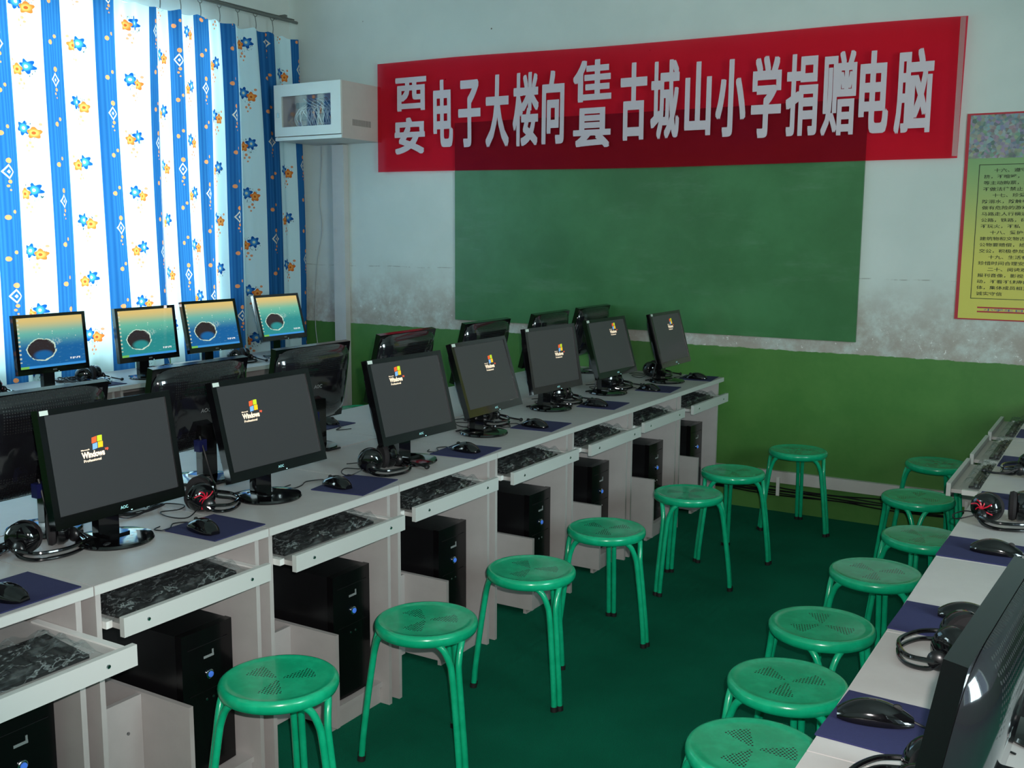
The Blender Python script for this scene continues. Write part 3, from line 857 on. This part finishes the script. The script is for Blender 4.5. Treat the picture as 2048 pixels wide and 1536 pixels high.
def boot_logo(mon, u, v):
    """four-pane flag and lettering shown on a dark screen at u (right), v (up) metres from its centre"""
    scr = [c for c in mon.children if c.name.startswith('screen')][0]
    root = bpy.data.meshes.new('boot_logo')
    def quad(y0, y1, z0, z1, k):
        bm = bmesh.new(); top = []; bot = []
        for i in range(7):
            s = i/6; y = y0+(y1-y0)*s; wv = .0016*math.sin((y-u)/.03*PI)
            bot.append(bm.verts.new((-.0034, y+.001, z0+wv))); top.append(bm.verts.new((-.0034, y+.003, z1+wv)))
        for i in range(6): bm.faces.new((bot[i], bot[i+1], top[i+1], top[i]))
        return bm
    q = 1.28; a = u-.010; w_ = .0150; h_ = .0150
    for (y0, z0, m_) in ((a, .0185, 'logo_red'), (a+w_+.0018, .0185, 'logo_green'), (a, .0022, 'logo_blue'), (a+w_+.0018, .0022, 'logo_yellow')):
        done('flag_pane', quad(y0, y0+w_, v+z0, v+z0+h_, 0), M[m_], scr)
    for txt, y0, y1, z0, z1, b_, m_ in (('Windows', -.034, .020, -.014, -.001, .05, 'logo_white'), ('xp', .021, .030, -.006, .000, .04, 'logo_orange'),
                                        ('Microsoft', -.034, -.014, .0015, .0045, .03, 'logo_white'), ('Professional', -.031, .010, -.022, -.0165, .03, 'logo_white')):
        link('boot_text', on_face(text_mesh(txt, u+y0*q, u+y1*q, v+z0*q, v+z1*q, b_), -.0034), M[m_], scr)

# face centre y, x-offset, yaw, height tweak via tilt stays common
mon_dark = make_monitor('dark')
LM = [(-2.285, 1.160, 0, None, 10, .235), (-2.288, 1.752, .009, (-.055, .028), 9.4, .230), (-2.268, 2.305, -.007, (-.065, .045), 14.1, .236), (-2.212, 2.955, -.052, (-.060, .080), 14.8, .238),
      (-2.270, 3.540, .005, (.045, .045), 17.5, .243), (-2.335, 4.222, -.091, (.055, .025), 10.2, .242), (-2.320, 4.806, -.049, (.060, .085), 16.0, .244), (-2.230, 5.365, -.003, (.045, .075), 15.5, .245)]
LML = ['black monitor cut by the left picture edge, only its right rim showing',
       'black monitor with boot logo at mid left, large, beside the left picture edge',
       'black monitor with boot logo and glowing badge beside the red-patterned headphones',
       'black monitor with boot logo high left, behind the headphones lying on a mousepad',
       'black monitor with boot logo right of centre, fourth dark screen of the front row',
       'black monitor with boot logo, fifth dark screen of the front row',
       'black monitor with boot logo, sixth and last but one dark screen of the front row',
       'black monitor with boot logo at the far end of the front row']
protos = [mon_dark]
tops = []
for k, (x, y, rz, lg, tl, zc) in enumerate(LM):
    if k == 0: continue
    o = copy_tree(mon_dark); o.location = (x, y, TOP+.0005); o.rotation_euler = (0, 0, rz); o['label'] = LML[k]; o['group'] = 'dark monitors of the front left row'
    tops.append((o, lg)); pose(o, tl, zc)
mon_dark.location = (LM[0][0], LM[0][1], TOP+.0005); mon_dark['label'] = LML[0]; mon_dark['group'] = 'dark monitors of the front left row'
for o, lg in tops: boot_logo(o, *lg)
# back to back row: seen from behind
mon_off = make_monitor('off'); first = True
BM = [(-2.533, 1.713), (-2.628, 2.353), (-2.672, 2.945), (-2.738, 3.61), (-2.748, 4.27), (-2.775, 4.955), (-2.793, 5.505)]
BL = ['at the left picture edge', 'behind the second dark screen, low in view', 'showing its badge and blue plug', 'behind the third dark screen', 'in front of the chalkboard, left of three', 'in front of the chalkboard, middle of three', 'in front of the chalkboard, right of three']
for k, (x, y) in enumerate(BM):
    lab = 'black monitor seen from behind, ' + BL[k]
    if k == 0: o = mon_off; o.location = (x, y, TOP+.0005); o.rotation_euler = (0, 0, PI); o['label'] = lab
    else: o = clone(mon_off, (x, y, TOP+.0005), PI+.02*(k % 2), lab)
    o['group'] = 'monitors of the back to back row'; pose(o, [12, 12, 10, 14, 14, 15, 15][k], .25)
# right row, near ones
o = clone(mon_off, (-.133, 1.270, TOP+.0005), PI-.058, 'large black monitor seen from behind at the bottom right corner'); o['group'] = 'monitors of the right row'
pose(o, 9.4, .25)
o = clone(mon_off, (-.058, 1.86, TOP+.0005), PI, 'black monitor of the right row of which only the glossy base shows'); o['group'] = 'monitors of the right row'
# curtain row with the lit sea picture
for k, (x, y, kind) in enumerate([(-4.752, 3.307, 'blue'), (-4.752, 3.906, 'teal'), (-4.665, 4.304, 'blue'), (-4.821, 5.032, 'teal')]):
    if k == 0: mb = make_monitor('blue'); o = mb; o.location = (x, y, TOP+.0005)
    elif k == 1: mt = make_monitor('teal'); o = mt; o.location = (x, y, TOP+.0005)
    else: o = copy_tree(mb if kind == 'blue' else mt); o.location = (x, y, TOP+.0005); o.rotation_euler = (0, 0, 0)
    o['label'] = 'monitor showing a sea splash picture before the curtains, ' + ['leftmost, blue', 'second from left, teal', 'third from left, blue', 'rightmost, teal'][k]
    o['group'] = 'lit monitors before the curtains'; pose(o, [3.9, 5.4, 11.4, 15.3][k], [.25, .25, .271, .268][k])

# ------------------------------------------------------------------ mousepads, mice, headphones
pad0 = None; mouse0 = None
def pad(x, y, rz, sx, sy, label, group):
    global pad0
    if pad0 is None:
        pad0 = done('mousepad', B((-.5, .5, -.5, .5, 0, .003)), M['pad']); o = pad0
    else: o = pad0.copy(); COL.objects.link(o)
    o.location = (x, y, TOP+.0003); o.rotation_euler = (0, 0, rz); o.scale = (sx, sy, 1)
    return tag(o, label, 'mousepad', group)
def make_mouse():
    """front (buttons, cord) towards -X; local z 0 at the underside"""
    t = thing('computer_mouse', '', 'mouse')
    bm = bmesh.new(); nu, nv = 26, 14; rings = []
    for i in range(nv+1):
        s = i/nv; x = -.056+.112*s
        wd = .030*(math.sin(PI*min(max(s*.94+.03, 0), 1))**.38)*(1-.10*math.sin(PI*s))
        ht = .037*(math.sin(PI*(s*.86+.07))**.75)*(.80+.25*s)
        r = []
        for j in range(nu):
            th = 2*PI*j/nu
            y = wd*math.cos(th); z = ht*max(math.sin(th), -.04)
            if math.sin(th) > 0: z = ht*math.sin(th)**.8
            r.append(bm.verts.new((x, y, z+.002)))
        rings.append(r)
    for a, b in zip(rings, rings[1:]):
        for j in range(nu): bm.faces.new((a[j], a[(j+1) % nu], b[(j+1) % nu], b[j]))
    bm.faces.new(rings[0][::-1]); bm.faces.new(rings[-1])
    done('mouse_body', bm, M['gloss'], t, smooth=True)
    bm = bmesh.new(); lathe(bm, [(.006, -.003), (.008, -.002), (.008, .002), (.006, .003)], 16, -.031, 0, .0245, 'y'); done('scroll_wheel', bm, M['rubber'], t, smooth=True)
    return t
def cord(parent, pts, r=.0019, name='cord'):
    bm = bmesh.new(); tube(bm, pts, r, 6, 6); return done(name, bm, M['cord'], parent, smooth=True)
mouse0 = make_mouse(); used = []
def mouse(x, y, rz, label, group, pts=None):
    if not used: o = mouse0
    else:
        o = copy_tree(mouse0)
        for c in list(o.children):
            if c.name.startswith('cord'): bpy.data.objects.remove(c)
    used.append(o)
    o.scale = (1.1, 1.1, 1.0)
    o.location = (x, y, TOP+.0036); o.rotation_euler = (0, 0, rz); o['label'] = label; o['group'] = group
    if pts: cord(o, pts)
    return o
G1 = 'navy mousepads of the front left row'; G2 = 'mice of the front left row'
P1 = [(-2.142, 1.365, .0, .20, .20), (-2.155, 1.975, .02, .20, .19), (-2.145, 2.570, .16, .19, .23), (-2.134, 3.205, .10, .19, .22), (-2.155, 3.815, .10, .19, .22), (-2.175, 4.455, .10, .19, .22), (-2.160, 5.085, .12, .19, .22), (-2.135, 5.60, .12, .19, .20)]
MS = [(-2.115, 1.325, 0.1), (-2.150, 1.930, -.2), (-2.175, 2.515, -.2), (-2.130, 3.195, -.1), (-2.160, 3.770, -.1), (-2.190, 4.400, 0), (-2.175, 5.00, -.2), (-2.130, 5.555, 0)]
near1 = ['cut by the left picture edge', 'below the first boot-logo screen', 'under the headphones', 'between the third and fourth dark screens', 'right of the fourth dark screen', 'right of the fifth dark screen', 'right of the sixth dark screen', 'at the far desk corner']
import itertools
for k in range(8):
    x, y, rz, sx, sy = P1[k]; pad(x, y, rz, sx, sy, 'navy mousepad of the front left row, ' + near1[k], G1)
    x, y, rz = MS[k]; rr = random.Random(k)
    q = rr.uniform(.7, 1.2)
    pts = [(-.055, 0, .006), (-.075, .004*q, -.0005), (-.10, .02*q, -.0008), (-.115, -.02*q, -.0008), (-.085, -.055*q, -.0008), (-.075, -.085*q, -.0008), (-.10, -.10*q, -.0008), (-.115, -.07*q, -.0008)]
    mouse(x, y, rz, 'black mouse of the front left row, ' + (near1[k] if k != 2 else 'touching the headphones'), G2, pts)
G3 = 'navy mousepads of the right row'; G4 = 'mice of the right row'
R1 = ['nearest, at the bottom right', 'second from the camera, above the headphones', 'third from the camera', 'beside the red headphones', 'second from the far end', 'farthest, at the right edge']
RP = [(-.305, 1.735, -.04, .19, .20), (-.305, 2.285, -.02, .19, .19), (-.305, 2.88, -.02, .19, .20), (-.295, 3.475, 0, .19, .20), (-.30, 4.115, 0, .19, .20), (-.30, 4.745, 0, .19, .20)]
RM = [(-.330, 1.74, PI+.25), (-.262, 2.33, PI+.1), (-.270, 2.875, PI), (-.240, 3.50, PI), (-.22, 4.12, PI), (-.22, 4.75, PI)]
for k in range(6):
    x, y, rz, sx, sy = RP[k]; pad(x, y, rz, sx, sy, 'navy mousepad of the right row, ' + R1[k], G3)
    x, y, rz = RM[k]
    mouse(x, y, rz, 'black mouse of the right row, ' + R1[k], G4, [(-.055, 0, .006), (-.08, .01, -.0005), (-.12, .05, -.0008), (-.15, .02, -.0008), (-.19, .05, -.0008)])
# back to back row and curtain row
pad(-2.955, 3.33, 0, .19, .21, 'navy mousepad behind the third dark screen, on the back to back row', 'mousepads further back')
mouse(-2.95, 3.35, PI, 'black mouse on the back to back row, behind the third dark screen', 'mice further back', [(-.055, 0, .006), (-.09, .02, -.0008), (-.12, .08, -.0008), (-.15, .03, -.0008)])
pad(-4.74, 3.60, 0, .18, .17, 'mousepad before the curtains, right of the leftmost sea-picture monitor', 'mousepads before the curtains')
mouse(-4.75, 3.60, 0, 'black mouse before the curtains, right of the leftmost sea-picture monitor', 'mice before the curtains', [(-.055, 0, .006), (-.09, .03, -.0008), (-.14, -.03, -.0008), (-.2, .03, -.0008)])
pad(-4.74, 5.30, 0, .18, .17, 'mousepad before the curtains, right of the rightmost sea-picture monitor', 'mousepads before the curtains')
mouse(-4.75, 5.30, 0, 'black mouse before the curtains, right of the rightmost sea-picture monitor', 'mice before the curtains')

def make_headphones(red):
    """lying down: two cups standing on edge along the back, the double headband lying in front (+X)"""
    t = thing('headphones', '', 'headphones')
    for s in (-1, 1):
        bm = bmesh.new(); lathe(bm, [(.022, -.026), (.036, -.020), (.043, -.008), (.043, .004), (.038, .010)], 32, 0, 0, 0, 'y')
        if s < 0:
            for v in bm.verts: v.co.y = v.co.y
        else:
            for v in bm.verts: v.co.y = -v.co.y
        R = Matrix.Rotation(s*-.55, 4, 'Z')
        bmesh.ops.transform(bm, matrix=Matrix.Translation((-.005, s*.052, .044)) @ R, verts=bm.verts)
        cup = done('ear_cup', bm, M['gloss'], t, smooth=True)
        bm = bmesh.new(); lathe(bm, [(.026, -.002), (.040, .0), (.043, .008), (.040, .017), (.028, .019)], 32, 0, 0, 0, 'y')
        if s > 0:
            for v in bm.verts: v.co.y = -v.co.y
        bmesh.ops.transform(bm, matrix=Matrix.Translation((-.005, s*.052, .044)) @ R @ Matrix.Translation((0, s*-.0105, 0)), verts=bm.verts)
        done('ear_pad', bm, M['foam'], cup, smooth=True)
        if red:
            bm = bmesh.new()
            for k, (a, l) in enumerate(((.3, .032), (1.0, .022), (1.9, .028), (2.6, .034), (3.3, .024), (4.1, .032), (4.8, .022), (5.6, .033))):
                tube(bm, [(0, s*.0268, 0), (l*.5*math.cos(a), s*.0265, l*.5*math.sin(a)+.004), (l*math.cos(a+.3), s*.023, l*math.sin(a+.3))], .0020, 5, 3)
            bmesh.ops.transform(bm, matrix=Matrix.Translation((-.005, s*.052, .044)) @ R, verts=bm.verts)
            done('red_pattern', bm, M['red_paint'], cup, smooth=True)
        bm = bmesh.new(); ellipsoid(bm, (.018, s*.078, .026), .020, .012, .020); done('hinge', bm, M['black'], t, smooth=True)
    for z in (.0055, .022):
        bm = bmesh.new(); tube(bm, [(.012, -.085, .026), (.035, -.086, z+.004), (.078, -.068, z), (.102, 0, z), (.078, .068, z), (.035, .086, z+.004), (.012, .085, .026)], .0048, 8, 6)
        done('headband', bm, M['gloss'], t, smooth=True)
    bm = bmesh.new(); tube(bm, [(.018, .090, .030), (.045, .108, .016), (.085, .112, .009), (.120, .100, .008)], .0040, 7); ellipsoid(bm, (.128, .097, .0085), .008, .013, .008)
    done('microphone_arm', bm, M['matte_black'], t, smooth=True)
    cord(t, [(-.01, -.085, .02), (-.04, -.12, .003), (-.09, -.10, .0025), (-.12, -.04, .0025), (-.07, -.02, .0025), (-.06, .03, .0025), (-.12, .06, .0025), (-.16, .02, .0025)])
    return t
hp_plain = make_headphones(False); hp_red = make_headphones(True)
HP = [(0, -2.37, 1.595, 0, 'black headphones at the left, beside the first boot-logo screen', 'headphones of the front left row', 1),
      (1, -2.345, 2.112, .78, 'black headphones with red pattern beside the second boot-logo screen', 'headphones of the front left row', 1),
      (0, -2.195, 2.765, .05, 'black headphones lying across the mousepad before the third dark screen', 'headphones of the front left row', 1),
      (0, -2.385, 3.735, .2, 'black headphones at the foot of the fourth dark screen', 'headphones of the front left row', 1),
      (0, -2.385, 4.42, .2, 'black headphones at the foot of the fifth dark screen', 'headphones of the front left row', 1),
      (0, -2.385, 5.005, .2, 'black headphones at the foot of the sixth dark screen', 'headphones of the front left row', 1),
      (0, -2.385, 5.55, .1, 'black headphones at the foot of the farthest dark screen', 'headphones of the front left row', 1),
      (0, -.255, 2.080, PI, 'black headphones on the right row with the headband towards the stools', 'headphones of the right row', 1),
      (1, -.29, 3.215, -.9, 'black headphones with red pattern hanging at the right desk edge', 'headphones of the right row', 1),
      (0, -.27, 3.93, PI-.3, 'black headphones on the right row beyond the red ones', 'headphones of the right row', 1),
      (0, -.215, 1.50, PI, 'black headphones at the bottom edge, only the headband showing', 'headphones of the right row', 1),
      (0, -4.86, 3.615, .3, 'black headphones before the curtains right of the leftmost sea picture', 'headphones before the curtains', 1),
      (1, -4.85, 3.02, .2, 'dark headphones before the curtains at the left picture edge', 'headphones before the curtains', 1),
      (0, -4.84, 4.70, .1, 'black headphones before the curtains between the two right sea pictures', 'headphones before the curtains', 1)]
ur = [False, False]
for r, x, y, rz, lab, grp, s in HP:
    src = hp_red if r else hp_plain
    o = src if not ur[r] else copy_tree(src); ur[r] = True
    on_pad = 'mousepad before' in lab
    o.location = (x, y, TOP+.0008+(.003 if on_pad else 0)); o.rotation_euler = (0, 0, rz); tag(o, lab, 'headphones', grp)
    if 'headband towards' in lab or 'only the headband' in lab:
        for c in list(o.children):
            if c.name.startswith('microphone_arm'): bpy.data.objects.remove(c)

# tangles of leads on the desktops behind the screens
def tangle(x, y, seed, label, n=5, sx=.12, sy=.16, group='cable tangles on the desktops'):
    rnd = random.Random(seed); bm = bmesh.new()
    for _ in range(n):
        pts = []; a = rnd.uniform(0, 6)
        for i in range(9):
            a += rnd.uniform(.5, 1.4); rr = rnd.uniform(.4, 1)
            pts.append((sx*rr*math.cos(a), sy*rr*math.sin(a), .003+rnd.uniform(0, .02)*(i % 2)))
        tube(bm, pts, rnd.choice((.0022, .0028, .0036)), 6, 6)
    o = done('cable_tangle', bm, M['cord'], smooth=True); o.location = (x, y, TOP+.001)
    return tag(o, label, 'cables', group)
tangle(-2.45, 1.44, 1, 'tangle of black leads at the left picture edge behind the headphones', 6, .06, .13)
tangle(-2.47, 1.97, 2, 'tangle of black leads between the first and second boot-logo screens', 3, .05, .10)
tangle(-2.47, 3.22, 3, 'tangle of black leads between the third and fourth dark screens', 4, .05, .10)
tangle(-2.47, 3.80, 4, 'tangle of black leads between the fourth and fifth dark screens', 4, .05, .10)
tangle(-4.98, 3.60, 5, 'tangle of black leads before the curtains by the leftmost sea picture', 5, .06, .12)
tangle(-4.98, 4.18, 6, 'tangle of black leads before the curtains by the second sea picture', 5, .06, .10)
tangle(-4.98, 5.24, 7, 'tangle of black leads before the curtains by the rightmost sea picture', 5, .06, .10)

# ------------------------------------------------------------------ stools
def make_stool():
    t = thing('metal_stool', '', 'stool')
    bm = bmesh.new()
    lathe(bm, [(.128, .402), (.143, .398), (.150, .403), (.1535, .412), (.1535, .421), (.151, .428), (.146, .4325), (.140, .4332), (.132, .4305), (.120, .4292), (.05, .4292), (.01, .4292)], 72)
    done('seat', bm, M['green_seat'], t, smooth=True)
    for k in range(3):
        th = 2*PI*k/3; bm = bmesh.new()
        ct, st = math.cos(th), math.sin(th)
        def P(r, tan, z): return (r*ct - tan*st, r*st + tan*ct, z)
        for s in (-1, 1):
            pts = [P(.196, s*.0105, .012), P(.190, s*.0105, .08), P(.172, s*.0105, .22), P(.158, s*.0115, .315), P(.152, s*.016, .350), P(.141, s*.030, .388), P(.122, s*.052, .4085), P(.095, s*.085, .4085), P(.075, s*.112, .4085)]
            tube(bm, pts, .0098, 12, 6)
        lg = done('leg', bm, M['green'], t, smooth=True)
        bm = bmesh.new()
        for s in (-1, 1): tube(bm, [P(.1972, s*.0105, .0), P(.1958, s*.0105, .016)], .0125, 12, 0)
        done('foot_cap', bm, M['rubber'], lg, smooth=True)
    return t
st0 = make_stool()
ST = [(-1.82, 1.865, 118, 'green metal stool at the bottom, nearest of the file by the left desks'),
      (-1.74, 2.400, 97, 'green metal stool by the left desks, second from the camera'),
      (-1.715, 2.975, 87, 'green metal stool by the left desks, third from the camera'),
      (-1.715, 3.560, 108, 'green metal stool by the left desks, fourth from the camera'),
      (-1.655, 4.262, 134, 'green metal stool by the left desks, fifth, twin leg turned to the camera'),
      (-1.628, 4.775, 116, 'green metal stool by the left desks, sixth, next to the farthest'),
      (-1.503, 5.444, 100, 'green metal stool farthest in the aisle, standing at the back wall'),
      (-.660, 2.150, 75, 'green metal stool at the bottom edge, nearest of the file by the right desks'),
      (-.700, 2.540, 95, 'green metal stool by the right desks, second from the camera'),
      (-.730, 2.985, 50, 'green metal stool by the right desks, third from the camera'),
      (-.703, 3.575, 92, 'green metal stool by the right desks, fourth from the camera'),
      (-.640, 4.105, 84, 'green metal stool by the right desks, fifth, half hidden by the desk'),
      (-.770, 4.730, 38, 'green metal stool by the right desks, sixth, before the farthest one'),
      (-.815, 5.505, 78, 'green metal stool farthest by the right desks, near the back wall'),
      (-4.30, 5.20, 90, 'green metal stool far behind the monitors, only a piece of seat showing')]
for k, (x, y, a, lab) in enumerate(ST):
    o = st0 if k == 0 else copy_tree(st0)
    o.location = (x, y, .0005); o.rotation_euler = (0, 0, math.radians(a))
    tag(o, lab, 'stool', 'green stools by the left desks' if k < 7 else 'green stools by the right desks' if k < 14 else 'stools at the curtain row')
